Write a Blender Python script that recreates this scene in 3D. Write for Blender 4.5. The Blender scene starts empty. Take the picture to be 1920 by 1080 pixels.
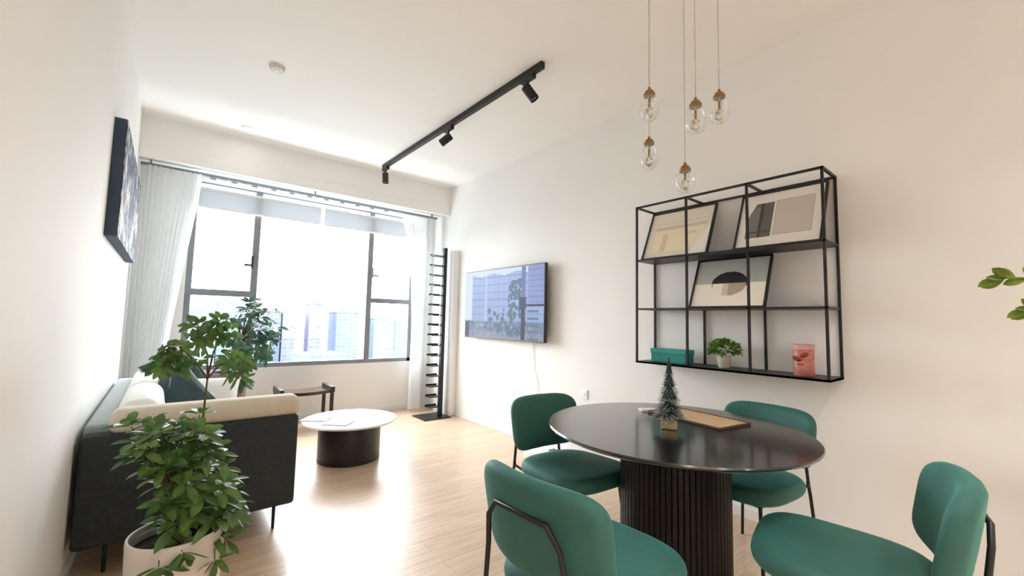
import bpy, bmesh, math, random
from mathutils import Vector, Matrix
PI = math.pi
sc = bpy.context.scene
col = sc.collection

# ------------------------------------------------------------------ materials
def _mat(name):
    m = bpy.data.materials.new(name); m.use_nodes = True
    nt = m.node_tree; nt.nodes.clear()
    out = nt.nodes.new('ShaderNodeOutputMaterial')
    return m, nt, out

def mat(name, c, rough=.5, metal=0., var=.06, scale=8., bump=0., bscale=60., sheen=0., spec=.5, coat=0., emit=None, stretch=(1,1,1)):
    m, nt, out = _mat(name)
    N = nt.nodes.new; L = nt.links.new
    b = N('ShaderNodeBsdfPrincipled')
    tc = N('ShaderNodeTexCoord'); mp = N('ShaderNodeMapping'); mp.inputs['Scale'].default_value = stretch
    L(tc.outputs['Object'], mp.inputs['Vector'])
    n = N('ShaderNodeTexNoise'); n.inputs['Scale'].default_value = scale; n.inputs['Detail'].default_value = 4
    L(mp.outputs[0], n.inputs['Vector'])
    r = N('ShaderNodeValToRGB')
    r.color_ramp.elements[0].position = .3; r.color_ramp.elements[1].position = .7
    r.color_ramp.elements[0].color = (*[max(0, x*(1-var)) for x in c], 1)
    r.color_ramp.elements[1].color = (*[min(1, x*(1+var)) for x in c], 1)
    L(n.outputs['Fac'], r.inputs['Fac']); L(r.outputs['Color'], b.inputs['Base Color'])
    b.inputs['Roughness'].default_value = rough; b.inputs['Metallic'].default_value = metal
    b.inputs['Specular IOR Level'].default_value = spec
    if sheen: b.inputs['Sheen Weight'].default_value = sheen; b.inputs['Sheen Roughness'].default_value = .4; b.inputs['Sheen Tint'].default_value = (*[min(1, x*4+.05) for x in c], 1)
    if coat: b.inputs['Coat Weight'].default_value = coat; b.inputs['Coat Roughness'].default_value = .12
    if emit: b.inputs['Emission Color'].default_value = (*c, 1); b.inputs['Emission Strength'].default_value = emit
    if bump:
        n2 = N('ShaderNodeTexNoise'); n2.inputs['Scale'].default_value = bscale; n2.inputs['Detail'].default_value = 3
        L(mp.outputs[0], n2.inputs['Vector'])
        bp = N('ShaderNodeBump'); bp.inputs['Strength'].default_value = bump; bp.inputs['Distance'].default_value = .01
        L(n2.outputs['Fac'], bp.inputs['Height']); L(bp.outputs['Normal'], b.inputs['Normal'])
    L(b.outputs[0], out.inputs['Surface'])
    return m

def wood_floor():
    m, nt, out = _mat('oak_planks'); N = nt.nodes.new; L = nt.links.new
    b = N('ShaderNodeBsdfPrincipled'); tc = N('ShaderNodeTexCoord')
    br = N('ShaderNodeTexBrick'); br.offset = .37; br.inputs['Scale'].default_value = 1
    br.inputs['Brick Width'].default_value = 1.2; br.inputs['Row Height'].default_value = .125
    br.inputs['Mortar Size'].default_value = .0012; br.inputs['Mortar Smooth'].default_value = .3
    br.inputs['Color1'].default_value = (.72, .55, .395, 1); br.inputs['Color2'].default_value = (.66, .49, .345, 1); br.inputs['Mortar'].default_value = (.46, .31, .20, 1)
    L(tc.outputs['Object'], br.inputs['Vector'])
    mp = N('ShaderNodeMapping'); mp.inputs['Scale'].default_value = (1.5, 22, 1); L(tc.outputs['Object'], mp.inputs['Vector'])
    n = N('ShaderNodeTexNoise'); n.inputs['Scale'].default_value = 2.2; n.inputs['Detail'].default_value = 6; n.inputs['Distortion'].default_value = .6
    L(mp.outputs[0], n.inputs['Vector'])
    r = N('ShaderNodeValToRGB'); r.color_ramp.elements[0].position = .3; r.color_ramp.elements[1].position = .72
    r.color_ramp.elements[0].color = (.80, .78, .76, 1); r.color_ramp.elements[1].color = (1.1, 1.08, 1.06, 1)
    L(n.outputs['Fac'], r.inputs['Fac'])
    mx = N('ShaderNodeMix'); mx.data_type = 'RGBA'; mx.blend_type = 'MULTIPLY'; mx.inputs['Factor'].default_value = 1
    L(br.outputs['Color'], mx.inputs['A']); L(r.outputs['Color'], mx.inputs['B']); L(mx.outputs['Result'], b.inputs['Base Color'])
    b.inputs['Roughness'].default_value = .33; b.inputs['Coat Weight'].default_value = .3; b.inputs['Coat Roughness'].default_value = .25
    L(b.outputs[0], out.inputs['Surface'])
    return m

def glass_thin(name, tint=(1, 1, 1), gloss=.06):
    m, nt, out = _mat(name); N = nt.nodes.new; L = nt.links.new
    t = N('ShaderNodeBsdfTransparent'); t.inputs[0].default_value = (*tint, 1)
    g = N('ShaderNodeBsdfGlossy'); g.inputs['Roughness'].default_value = .02
    mx = N('ShaderNodeMixShader'); mx.inputs[0].default_value = gloss
    L(t.outputs[0], mx.inputs[1]); L(g.outputs[0], mx.inputs[2]); L(mx.outputs[0], out.inputs['Surface'])
    return m

def sheer(name, c, transp=.25, transl=.5):
    m, nt, out = _mat(name); N = nt.nodes.new; L = nt.links.new
    d = N('ShaderNodeBsdfDiffuse'); d.inputs[0].default_value = (*c, 1)
    tl = N('ShaderNodeBsdfTranslucent'); tl.inputs[0].default_value = (*c, 1)
    tr = N('ShaderNodeBsdfTransparent')
    w = N('ShaderNodeTexNoise'); w.inputs['Scale'].default_value = 250
    a = N('ShaderNodeMixShader'); a.inputs[0].default_value = transl; L(d.outputs[0], a.inputs[1]); L(tl.outputs[0], a.inputs[2])
    mth = N('ShaderNodeMath'); mth.operation = 'MULTIPLY'; mth.inputs[1].default_value = transp*2; L(w.outputs['Fac'], mth.inputs[0])
    e = N('ShaderNodeMixShader'); L(mth.outputs[0], e.inputs[0]); L(a.outputs[0], e.inputs[1]); L(tr.outputs[0], e.inputs[2])
    L(e.outputs[0], out.inputs['Surface'])
    return m

def leafmat(name, c, c2):
    m, nt, out = _mat(name); N = nt.nodes.new; L = nt.links.new
    n = N('ShaderNodeTexNoise'); n.inputs['Scale'].default_value = 14; tc = N('ShaderNodeTexCoord'); L(tc.outputs['Object'], n.inputs['Vector'])
    r = N('ShaderNodeValToRGB'); r.color_ramp.elements[0].position = .35; r.color_ramp.elements[1].position = .65
    r.color_ramp.elements[0].color = (*c, 1); r.color_ramp.elements[1].color = (*c2, 1); L(n.outputs['Fac'], r.inputs['Fac'])
    b = N('ShaderNodeBsdfPrincipled'); b.inputs['Roughness'].default_value = .38; L(r.outputs['Color'], b.inputs['Base Color'])
    t = N('ShaderNodeBsdfTranslucent'); L(r.outputs['Color'], t.inputs[0])
    mx = N('ShaderNodeMixShader'); mx.inputs[0].default_value = .25
    L(b.outputs[0], mx.inputs[1]); L(t.outputs[0], mx.inputs[2]); L(mx.outputs[0], out.inputs['Surface'])
    return m

def vcol_mat(name, emit=0., rough=.5):
    m, nt, out = _mat(name); N = nt.nodes.new; L = nt.links.new
    a = N('ShaderNodeVertexColor'); a.layer_name = 'art'
    b = N('ShaderNodeBsdfPrincipled'); b.inputs['Roughness'].default_value = rough
    L(a.outputs['Color'], b.inputs['Base Color'])
    if emit:
        for l in list(b.inputs['Base Color'].links): nt.links.remove(l)
        b.inputs['Base Color'].default_value = (.01, .01, .012, 1); b.inputs['Specular IOR Level'].default_value = .12
        L(a.outputs['Color'], b.inputs['Emission Color']); b.inputs['Emission Strength'].default_value = emit
    L(b.outputs[0], out.inputs['Surface'])
    return m

def emis(name, c, s):
    m, nt, out = _mat(name); e = nt.nodes.new('ShaderNodeEmission')
    e.inputs[0].default_value = (*c, 1); e.inputs[1].default_value = s
    nt.links.new(e.outputs[0], out.inputs['Surface']); return m

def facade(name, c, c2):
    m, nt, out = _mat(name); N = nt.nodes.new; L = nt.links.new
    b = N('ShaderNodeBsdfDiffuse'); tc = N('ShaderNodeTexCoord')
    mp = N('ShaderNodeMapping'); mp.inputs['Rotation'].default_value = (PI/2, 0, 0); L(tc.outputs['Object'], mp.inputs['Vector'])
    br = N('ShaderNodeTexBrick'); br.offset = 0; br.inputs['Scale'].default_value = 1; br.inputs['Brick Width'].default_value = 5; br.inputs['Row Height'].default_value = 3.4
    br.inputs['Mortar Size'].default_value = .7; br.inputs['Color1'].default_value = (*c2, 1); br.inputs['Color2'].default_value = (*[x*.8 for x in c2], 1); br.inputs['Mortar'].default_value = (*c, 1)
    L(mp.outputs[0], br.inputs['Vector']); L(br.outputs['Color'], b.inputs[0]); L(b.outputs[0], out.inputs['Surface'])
    return m

WALL = mat('painted_plaster', (.84, .835, .818), .75, var=.012, scale=2, bump=.02, bscale=90, spec=.15)
CEIL = mat('ceiling_paint', (.88, .87, .845), .8, var=.01, scale=2)
FLOOR = wood_floor()
FRAME = mat('window_aluminium', (.22, .24, .27), .45, .1)
GLASS = glass_thin('window_glass')
TRIM = mat('white_trim', (.82, .82, .82), .45, var=.01)
BLACK = mat('black_powder_coat', (.012, .011, .011), .42, .2)
BLACKWOOD = mat('black_stained_wood', (.012, .011, .0105), .2, var=.5, scale=3, stretch=(18, 1.2, 1), coat=.7)
COLUMNM = mat('black_fluted_wood', (.008, .0065, .0065), .5, var=.4, scale=4, stretch=(12, 12, .5), spec=.25)
VELVET = mat('green_velvet', (.022, .108, .092), .7, var=.18, scale=5, bump=.06, bscale=300, sheen=.45)
SOFAD = mat('charcoal_sofa_weave', (.026, .034, .038), .85, var=.2, scale=60, bump=.15, bscale=500, sheen=.12)
CREAM = mat('cream_upholstery', (.66, .60, .49), .9, var=.04, scale=20, bump=.12, bscale=400)
WHITEF = mat('white_cushion_cotton', (.80, .79, .77), .9, var=.03, scale=10, bump=.1, bscale=200)
TEALP = mat('slate_green_pillow', (.035, .065, .075), .8, var=.15, scale=30, bump=.1, bscale=300, sheen=.2)
PIPING = mat('pale_piping', (.42, .50, .50), .7)
MARBLE = mat('white_marble', (.86, .85, .84), .18, var=.04, scale=4)
BLACKM = mat('black_table_drum', (.008, .008, .008), .35, var=.2)
DARKWOOD = mat('dark_brown_wood', (.022, .012, .009), .4, var=.3, scale=4, stretch=(2, 18, 18))
SEATW = mat('bench_seat_lacquer', (.05, .03, .025), .16, var=.3, coat=.8)
POTW = mat('white_glazed_ceramic', (.74, .68, .62), .3, var=.02)
POTB = mat('mauve_brown_planter', (.20, .13, .12), .6, var=.2, scale=12, bump=.1)
SOIL = mat('potting_soil', (.03, .02, .013), .95, var=.5, scale=40, bump=.5, bscale=80)
STEM = mat('woody_stem', (.10, .065, .04), .7, var=.3, scale=40)
LEAFN = leafmat('glossy_green_leaf', (.045, .115, .022), (.15, .27, .07))
LEAFF = leafmat('blue_green_leaf', (.025, .07, .045), (.07, .15, .085))
LEAFZ = leafmat('olive_green_leaf', (.11, .17, .012), (.20, .27, .03))
LEAFS = leafmat('fresh_green_leaf', (.10, .22, .015), (.25, .40, .05))
GOLD = mat('aged_brass', (.30, .17, .07), .4, .8)
CORD = mat('pale_cord', (.50, .45, .40), .6)
SHEER = sheer('sheer_white_voile', (.93, .94, .95), .16, .42)
LINEN = sheer('grey_linen', (.84, .85, .84), .04, .4)
BLIND = sheer('grey_roller_fabric', (.52, .54, .56), .03, .35)
KRAFT = mat('light_tray_wood', (.56, .39, .23), .5, var=.15, scale=3, stretch=(3, 18, 3))
TEALBOX = mat('teal_tin', (.012, .24, .22), .35, var=.15, scale=30)
PINK = mat('pink_tin', (.56, .20, .17), .4, var=.2, scale=18)
REDB = mat('dark_red_ribbon', (.28, .035, .02), .5)
PINE = mat('bottle_brush_green', (.016, .040, .036), .8, var=.5, scale=30)
FROST = mat('frosted_tips', (.42, .45, .43), .8)
BURLAP = mat('pale_gift_wrap', (.45, .38, .22), .8, var=.2, scale=40)
PAPER = mat('white_paper', (.80, .80, .80), .6, var=.02)
INK = mat('grey_ink', (.22, .22, .24), .6)
WPLAST = mat('white_plastic', (.85, .85, .85), .35, var=.01)
DARKPL = mat('dark_plastic', (.03, .03, .035), .35)
ART = vcol_mat('printed_paper', 0, .45)
SCREEN = vcol_mat('lit_screen', .62, .45)
LAMPON = emis('lamp_glow', (1, .93, .82), 14)

# canvas: navy with a pale floral scatter
def canvas_mat():
    m, nt, out = _mat('floral_canvas'); N = nt.nodes.new; L = nt.links.new
    b = N('ShaderNodeBsdfPrincipled'); b.inputs['Roughness'].default_value = .75
    tc = N('ShaderNodeTexCoord')
    v = N('ShaderNodeTexVoronoi'); v.inputs['Scale'].default_value = 19
    n = N('ShaderNodeTexNoise'); n.inputs['Scale'].default_value = 5; n.inputs['Detail'].default_value = 5
    L(tc.outputs['Object'], v.inputs['Vector']); L(tc.outputs['Object'], n.inputs['Vector'])
    r = N('ShaderNodeValToRGB'); e = r.color_ramp.elements
    e[0].position = .40; e[0].color = (.025, .045, .085, 1); e[1].position = .62; e[1].color = (.66, .64, .56, 1)
    x = e.new(.50); x.color = (.20, .20, .25, 1)
    s = N('ShaderNodeMath'); s.operation = 'MULTIPLY_ADD'; s.inputs[1].default_value = -.30; L(v.outputs['Distance'], s.inputs[0]); L(n.outputs['Fac'], s.inputs[2])
    a = N('ShaderNodeMath'); a.operation = 'ADD'; a.inputs[1].default_value = .12; L(s.outputs[0], a.inputs[0])
    L(a.outputs[0], r.inputs['Fac']); L(r.outputs['Color'], b.inputs['Base Color']); L(b.outputs[0], out.inputs['Surface'])
    return m
CANVAS = canvas_mat()
CANVASD = mat('navy_canvas_edge', (.035, .06, .10), .7, var=.3, scale=5)

# ------------------------------------------------------------------ builders
OFF = {}
def tag(o, label=None, cat=None, group=None, kind=None):
    if label: o['label'] = label
    if cat: o['category'] = cat
    if group: o['group'] = group
    if kind: o['kind'] = kind
    return o

def T(name, loc, label=None, cat=None, group=None, kind=None):
    o = bpy.data.objects.new(name, None); col.objects.link(o)
    o.location = loc; o.empty_display_size = .05; OFF[o] = Vector(loc)
    return tag(o, label, cat, group, kind)

class MB:
    def __init__(s): s.bm = bmesh.new()
    def face(s, pts):
        try: return s.bm.faces.new([s.bm.verts.new(p) for p in pts])
        except ValueError: pass
    def box(s, x0, x1, y0, y1, z0, z1, r=0., seg=2, M=None):
        t = bmesh.new(); bmesh.ops.create_cube(t, size=1)
        for v in t.verts: v.co = Vector(((x0+x1)/2+v.co.x*(x1-x0), (y0+y1)/2+v.co.y*(y1-y0), (z0+z1)/2+v.co.z*(z1-z0)))
        if r: bmesh.ops.bevel(t, geom=t.edges[:], offset=r, segments=seg, profile=.5, affect='EDGES', clamp_overlap=True)
        if M: t.transform(M)
        s.merge(t); return s
    def merge(s, t):
        me = bpy.data.meshes.new('tmp'); t.to_mesh(me); t.free(); s.bm.from_mesh(me); bpy.data.meshes.remove(me)
    def tube(s, pts, r, seg=8, cap=True, r2=None):
        pts = [Vector(p) for p in pts]; rings = []; n = len(pts)
        up = None
        for i, p in enumerate(pts):
            d = (pts[min(i+1, n-1)]-pts[max(i-1, 0)]).normalized()
            if up is None:
                up = Vector((0, 0, 1)) if abs(d.z) < .9 else Vector((1, 0, 0))
            a = d.cross(up)
            if a.length < 1e-4: a = d.cross(Vector((0, 1, 0)))
            a.normalize(); b = a.cross(d).normalized(); up = b
            rr = r if r2 is None else r+(r2-r)*i/(n-1)
            rings.append([s.bm.verts.new(p+a*(rr*math.cos(2*PI*k/seg))+b*(rr*math.sin(2*PI*k/seg))) for k in range(seg)])
        for i in range(n-1):
            for k in range(seg):
                s.bm.faces.new([rings[i][k], rings[i][(k+1) % seg], rings[i+1][(k+1) % seg], rings[i+1][k]])
        if cap:
            s.bm.faces.new(rings[0][::-1]); s.bm.faces.new(rings[-1])
        return s
    def lathe(s, prof, cx=0, cy=0, cz=0, seg=48, flute=0, depth=0):
        rings = []
        for (r, z) in prof:
            ring = []
            for k in range(seg):
                a = 2*PI*k/seg
                rr = r
                if flute and r > .01: rr = r-depth*(abs(math.sin(a*flute/2))**.6 < .45)
                ring.append(s.bm.verts.new((cx+rr*math.cos(a), cy+rr*math.sin(a), cz+z)))
            rings.append(ring)
        for i in range(len(rings)-1):
            for k in range(seg):
                s.bm.faces.new([rings[i][k], rings[i][(k+1) % seg], rings[i+1][(k+1) % seg], rings[i+1][k]])
        if prof[0][0] > 0: s.bm.faces.new(rings[0][::-1])
        if prof[-1][0] > 0: s.bm.faces.new(rings[-1])
        return s
    def pad(s, w, d, t, n=4., edge=None, puff=.01, f=None, seg=64):
        """superellipse upholstered pad centred on the origin in x, y; thickness t in z; f maps each point"""
        edge = edge or t/2
        def outl(a, ins):
            c, q = math.cos(a), math.sin(a)
            return ((w/2-ins)*math.copysign(abs(c)**(2/n), c), (d/2-ins)*math.copysign(abs(q)**(2/n), q))
        rings = []
        def ring(ins, z, sc_=1):
            R = []
            for k in range(seg):
                x, y = outl(2*PI*k/seg, ins); p = Vector((x*sc_, y*sc_, z)); R.append(s.bm.verts.new(f(p) if f else p))
            rings.append(R)
        for q in (.25, .5, .75, .93): ring(edge, -t/2-puff*(1-q*q)*.4, q)
        for i in range(9):
            ph = -PI/2+PI*i/8; ring(edge*(1-math.cos(ph)), math.sin(ph)*t/2)
        for q in (.93, .8, .6, .4, .2): ring(edge, t/2+puff*(1-q*q), q)
        for i in range(len(rings)-1):
            for k in range(seg):
                s.bm.faces.new([rings[i][k], rings[i][(k+1) % seg], rings[i+1][(k+1) % seg], rings[i+1][k]])
        s.bm.faces.new(rings[0][::-1]); s.bm.faces.new(rings[-1])
        return s
    def pillow(s, w, h, t, M, n=14, e=3.0):
        """square cushion with pinched corners, lying in local xy"""
        for side in (1, -1):
            g = []
            for i in range(n+1):
                row = []
                for j in range(n+1):
                    u, v = 2*i/n-1, 2*j/n-1
                    z = side*t/2*max(0, (1-abs(u)**e)*(1-abs(v)**e))**.55
                    k = 1-.06*(1-abs(v)**2)*abs(u); k2 = 1-.06*(1-abs(u)**2)*abs(v)
                    row.append(s.bm.verts.new(M @ Vector((u*w/2*k, v*h/2*k2, z))))
                g.append(row)
            for i in range(n):
                for j in range(n):
                    q = [g[i][j], g[i+1][j], g[i+1][j+1], g[i][j+1]]
                    s.bm.faces.new(q if side > 0 else q[::-1])
        bmesh.ops.remove_doubles(s.bm, verts=s.bm.verts[:], dist=1e-5)
        return s
    def leaf(s, p, d, nrm, L, W, droop=.15, seg=5):
        d = d.normalized(); side = d.cross(nrm)
        if side.length < 1e-3: side = d.cross(Vector((.3, .9, .1)))
        side.normalize(); nrm = side.cross(d).normalized()
        prev = None
        for i in range(seg+1):
            t = i/seg; w = W/2*max(.0, math.sin(PI*min(1, t**1.25)))**.7+.0006
            c = p+d*(L*t)-Vector((0, 0, 1))*(droop*L*t*t)
            row = [s.bm.verts.new(c-side*w+nrm*w*.25), s.bm.verts.new(c), s.bm.verts.new(c+side*w+nrm*w*.25)]
            if prev:
                s.bm.faces.new([prev[0], prev[1], row[1], row[0]]); s.bm.faces.new([prev[1], prev[2], row[2], row[1]])
            prev = row
    def build(s, name, m, parent=None, smooth=False, label=None, cat=None, group=None, kind=None, bevel=0., origin=None):
        bm = s.bm
        bmesh.ops.recalc_face_normals(bm, faces=bm.faces[:])
        off = Vector((0, 0, 0))
        if parent is not None: off = OFF.get(parent, Vector((0, 0, 0)))
        elif origin is not None: off = Vector(origin)
        else:
            if bm.verts:
                xs = [v.co for v in bm.verts]
                off = Vector(((min(v.x for v in xs)+max(v.x for v in xs))/2, (min(v.y for v in xs)+max(v.y for v in xs))/2, min(v.z for v in xs)))
        for v in bm.verts: v.co -= off
        me = bpy.data.meshes.new(name); bm.to_mesh(me); bm.free()
        for p in me.polygons: p.use_smooth = smooth
        me.materials.append(m)
        o = bpy.data.objects.new(name, me); col.objects.link(o)
        if parent is not None: o.parent = parent; OFF[o] = off
        else: o.location = off; OFF[o] = off
        if smooth and bevel == 0:
            try:
                me.set_sharp_from_angle(angle=math.radians(40))
            except Exception: pass
        return tag(o, label, cat, group, kind)

def art_grid(name, M, w, h, nx, ny, fn, m, parent):
    """flat printed picture: a fine grid in local xy (w x h), colour per face from fn(u, v), v up"""
    me = bpy.data.meshes.new(name); vs = []; fs = []; off = OFF.get(parent, Vector((0, 0, 0)))
    for j in range(ny+1):
        for i in range(nx+1): vs.append((M @ Vector((w*(i/nx-.5), h*(j/ny-.5), 0)))-off)
    for j in range(ny):
        for i in range(nx): a = j*(nx+1)+i; fs.append((a, a+1, a+nx+2, a+nx+1))
    me.from_pydata(vs, [], fs)
    ca = me.color_attributes.new('art', 'FLOAT_COLOR', 'CORNER')
    k = 0
    for j in range(ny):
        for i in range(nx):
            c = fn((i+.5)/nx, (j+.5)/ny)
            for _ in range(4): ca.data[k].color = (*c, 1); k += 1
    me.materials.append(m)
    o = bpy.data.objects.new(name, me); col.objects.link(o); o.parent = parent; OFF[o] = off
    return o

def copy_tree(o, parent=None):
    c = o.copy(); col.objects.link(c)
    if parent is not None: c.parent = parent
    for ch in list(o.children): copy_tree(ch, c)
    return c

# ------------------------------------------------------------------ room shell
XL, XR, YB, YF, ZC = -.285, 3.03, 5.62, -2.6, 3.1
S = 'structure'
MB().box(XL-.12, XR+.12, YF-.12, YB+.2, -.1, 0).build('floor', FLOOR, kind=S, origin=(0, 0, 0))
MB().box(XL-.12, XR+.12, YF-.12, YB+.2, ZC, ZC+.1).build('ceiling', CEIL, kind=S)
MB().box(XL-.12, XL, YF-.12, YB+.2, 0, ZC).build('wall_left', WALL, kind=S)
MB().box(XR, XR+.12, YF-.12, YB+.2, 0, ZC).build('wall_right', WALL, kind=S)
MB().box(XL, XR, YF-.12, YF, 0, ZC).build('wall_near', WALL, kind=S)
WX0, WX1, WZ0, WZ1 = .145, 2.735, .655, 2.68
b = MB(); b.box(XL, XR, YB, YB+.2, 0, WZ0); b.box(XL, WX0, YB, YB+.2, WZ0, WZ1); b.box(WX1, XR, YB, YB+.2, WZ0, WZ1); b.box(XL, XR, YB, YB+.2, WZ1, ZC)
b.build('wall_window', WALL, kind=S)
b = MB(); b.box(XL, XR, 5.17, YB, 2.735, ZC); b.box(XL, XR, 5.15, 5.20, 2.70, 2.80, .006)
b.build('trim_1', WALL, kind=S)                                          # dropped beam over the curtains
MB().box(XR-.10, XR, 4.86, 5.28, 0, 2.17, .008).build('trim_2', TRIM, kind=S)       # boxed-in pipe by the corner
MB().box(XR-.012, XR, YF, 4.86, 0, .07, .003).build('baseboard_right', TRIM, kind=S)
MB().box(XL, XL+.012, YF, YB, 0, .07, .003).build('baseboard_left', TRIM, kind=S)
MB().box(XL, XR, YB-.012, YB, 0, .07, .003).build('baseboard_window', TRIM, kind=S)

win = T('window_1', ((WX0+WX1)/2, 5.66, WZ0), kind=S)
f0, f1 = 5.63, 5.69
b = MB()
m1, m2, zc = .765, 2.10, 1.485
b.box(WX0, WX1, f0, f1, WZ0, WZ0+.05, .004); b.box(WX0, WX1, f0, f1, WZ1-.018, WZ1, .004)
b.box(WX0, WX0+.055, f0, f1, WZ0, WZ1, .004); b.box(WX1-.055, WX1, f0, f1, WZ0, WZ1, .004)
b.box(m1-.035, m1+.035, f0-.012, f1, WZ0, WZ1, .004); b.box(m2-.035, m2+.035, f0-.012, f1, WZ0, WZ1, .004)
b.box(WX0, m1, f0-.006, f1, zc-.035, zc+.035, .004); b.box(m2, WX1, f0-.006, f1, zc-.035, zc+.03, .004)
b.build('window_frame', FRAME, win)
for (x0, x1, z0, z1) in ((WX0+.05, m1-.03, WZ0+.04, zc-.03), (WX0+.05, m1-.03, zc+.03, WZ1-.04), (m1+.03, m2-.03, WZ0+.04, WZ1-.04), (m2+.03, WX1-.05, WZ0+.04, zc-.03), (m2+.03, WX1-.05, zc+.03, WZ1-.04)):
    MB().box(x0, x1, 5.657, 5.661, z0, z1).build('pane', GLASS, win)
for x, sgn in ((m1-.03, -1), (m2+.03, 1)):
    b = MB(); b.box(x-.012, x+.012, f0-.03, f0-.01, 1.78, 1.92, .004); b.box(min(x, x+sgn*.08), max(x, x+sgn*.08), f0-.045, f0-.028, 1.80, 1.825, .004)
    b.build('handle', DARKPL if sgn < 0 else FRAME, win)

# roller blinds
for (x0, x1, lab) in ((.20, 1.435, 'wider grey roller blind half drawn at top left of the big window'), (1.475, 2.68, 'grey roller blind rolled up at top right of the big window')):
    t = T('roller_blind', ((x0+x1)/2, 5.58, 2.39), lab, 'blind', 'roller blinds at the top of the window')
    MB().box(x0, x1, 5.578, 5.582, 2.40, 2.595).build('blind_fabric', BLIND, t)
    MB().box(x0, x1, 5.570, 5.590, 2.385, 2.405, .004).build('bottom_rail', TRIM, t)
    MB().tube([(x0, 5.58, 2.60), (x1, 5.58, 2.60)], .014, 12).build('roller', TRIM, t, True)

# curtains
def curtain(b, y0, zt, zb, fx0, fx1, waves, amp, nz=30, nx=150):
    g = []
    for j in range(nz+1):
        t = j/nz; z = zt+(zb-zt)*t; a0, a1 = fx0(t), fx1(t); row = []
        for i in range(nx+1):
            s_ = i/nx
            ph = 2*PI*waves*s_+.5*math.sin(7*s_)+.4*t*math.sin(11*s_)
            y = y0+amp*(.8+.3*math.sin(5*s_+2))*math.sin(ph)*(1-.25*math.sin(t*2+s_*3))
            row.append(b.bm.verts.new((a0+(a1-a0)*s_, y, z)))
        g.append(row)
    for j in range(nz):
        for i in range(nx): b.bm.faces.new([g[j][i], g[j][i+1], g[j+1][i+1], g[j+1][i]])
rod = T('curtain_rod', (1.35, 5.36, 2.66), 'thin grey curtain rod with gliders running under the dropped beam', 'curtain rod')
MB().tube([(XL+.01, 5.37, 2.688), (2.94, 5.37, 2.688)], .016, 10).build('pole', FRAME, rod, True)
for k in range(3):
    x = (-.2, 1.3, 2.86)[k]
    MB().box(x-.008, x+.008, 5.36, 5.38, 2.69, 2.737).build('bracket', FRAME, rod)
for k in range(22):
    x = .30+k*.094
    MB().box(x-.026, x+.026, 5.362, 5.378, 2.652, 2.668, .004).build('curtain_glider', TRIM if k % 2 else FRAME, rod)
def lerp_tab(tab):
    def f(t):
        for (t0, v0), (t1, v1) in zip(tab, tab[1:]):
            if t <= t1: return v0+(v1-v0)*(t-t0)/(t1-t0)
        return tab[-1][1]
    return f
ct = T('curtain', (0, 5.38, .03), 'pale grey white curtain gathered at the left end of the window', 'curtain')
b = MB(); curtain(b, 5.42, 2.675, .03, lambda t: -.245, lerp_tab([(0, .215), (.12, .19), (.3, .135), (.6, .055), (.8, .02), (1, .0)]), 13, .030)
b.build('linen_panel', LINEN, ct, True)
b = MB(); curtain(b, 5.34, 2.675, .03, lambda t: -.235+.02*t, lerp_tab([(0, .20), (.12, .18), (.3, .125), (.6, .045), (.8, .01), (1, -.01)]), 10, .022)
b.build('sheer_panel', SHEER, ct, True)
ct = T('curtain', (2.78, 5.4, .03), 'white sheer and beige curtain drawn to the right end of the window', 'curtain')
b = MB(); curtain(b, 5.40, 2.675, .03, lerp_tab([(0, 2.42), (.1, 2.50), (.35, 2.60), (.6, 2.63), (1, 2.62)]), lerp_tab([(0, 2.80), (1, 2.79)]), 9, .022)
b.build('sheer_panel', SHEER, ct, True)
b = MB(); curtain(b, 5.42, 2.675, .03, lambda t: 2.79, lerp_tab([(0, 2.94), (1, 2.90)]), 5, .030)
b.build('linen_panel', LINEN, ct, True)

# ------------------------------------------------------------------ ceiling fixtures
t = T('downlight', (.52, 4.86, 3.07), 'small lit round downlight in the ceiling near the window beam', 'downlight')
MB().lathe([(.045, .022), (.055, .02), (.055, .03)], .52, 4.86, 3.07, 32).build('trim_ring', TRIM, t, True)
MB().lathe([(.038, .018), (.038, .024)], .52, 4.86, 3.07, 32).build('diffuser', LAMPON, t)
t = T('smoke_detector', (.53, 3.49, 3.05), 'small round white detector on the ceiling left of the black track light', 'smoke detector')
MB().lathe([(.0, .018), (.03, .018), (.045, .022), (.052, .034), (.055, .05)], .53, 3.49, 3.05, 32).build('body', mat('detector_plastic', (.62, .61, .58), .5, var=.01), t, True)
MB().lathe([(.0, .012), (.014, .012), (.018, .019)], .53, 3.49, 3.05, 24).build('sensor', WPLAST, t, True)

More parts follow.
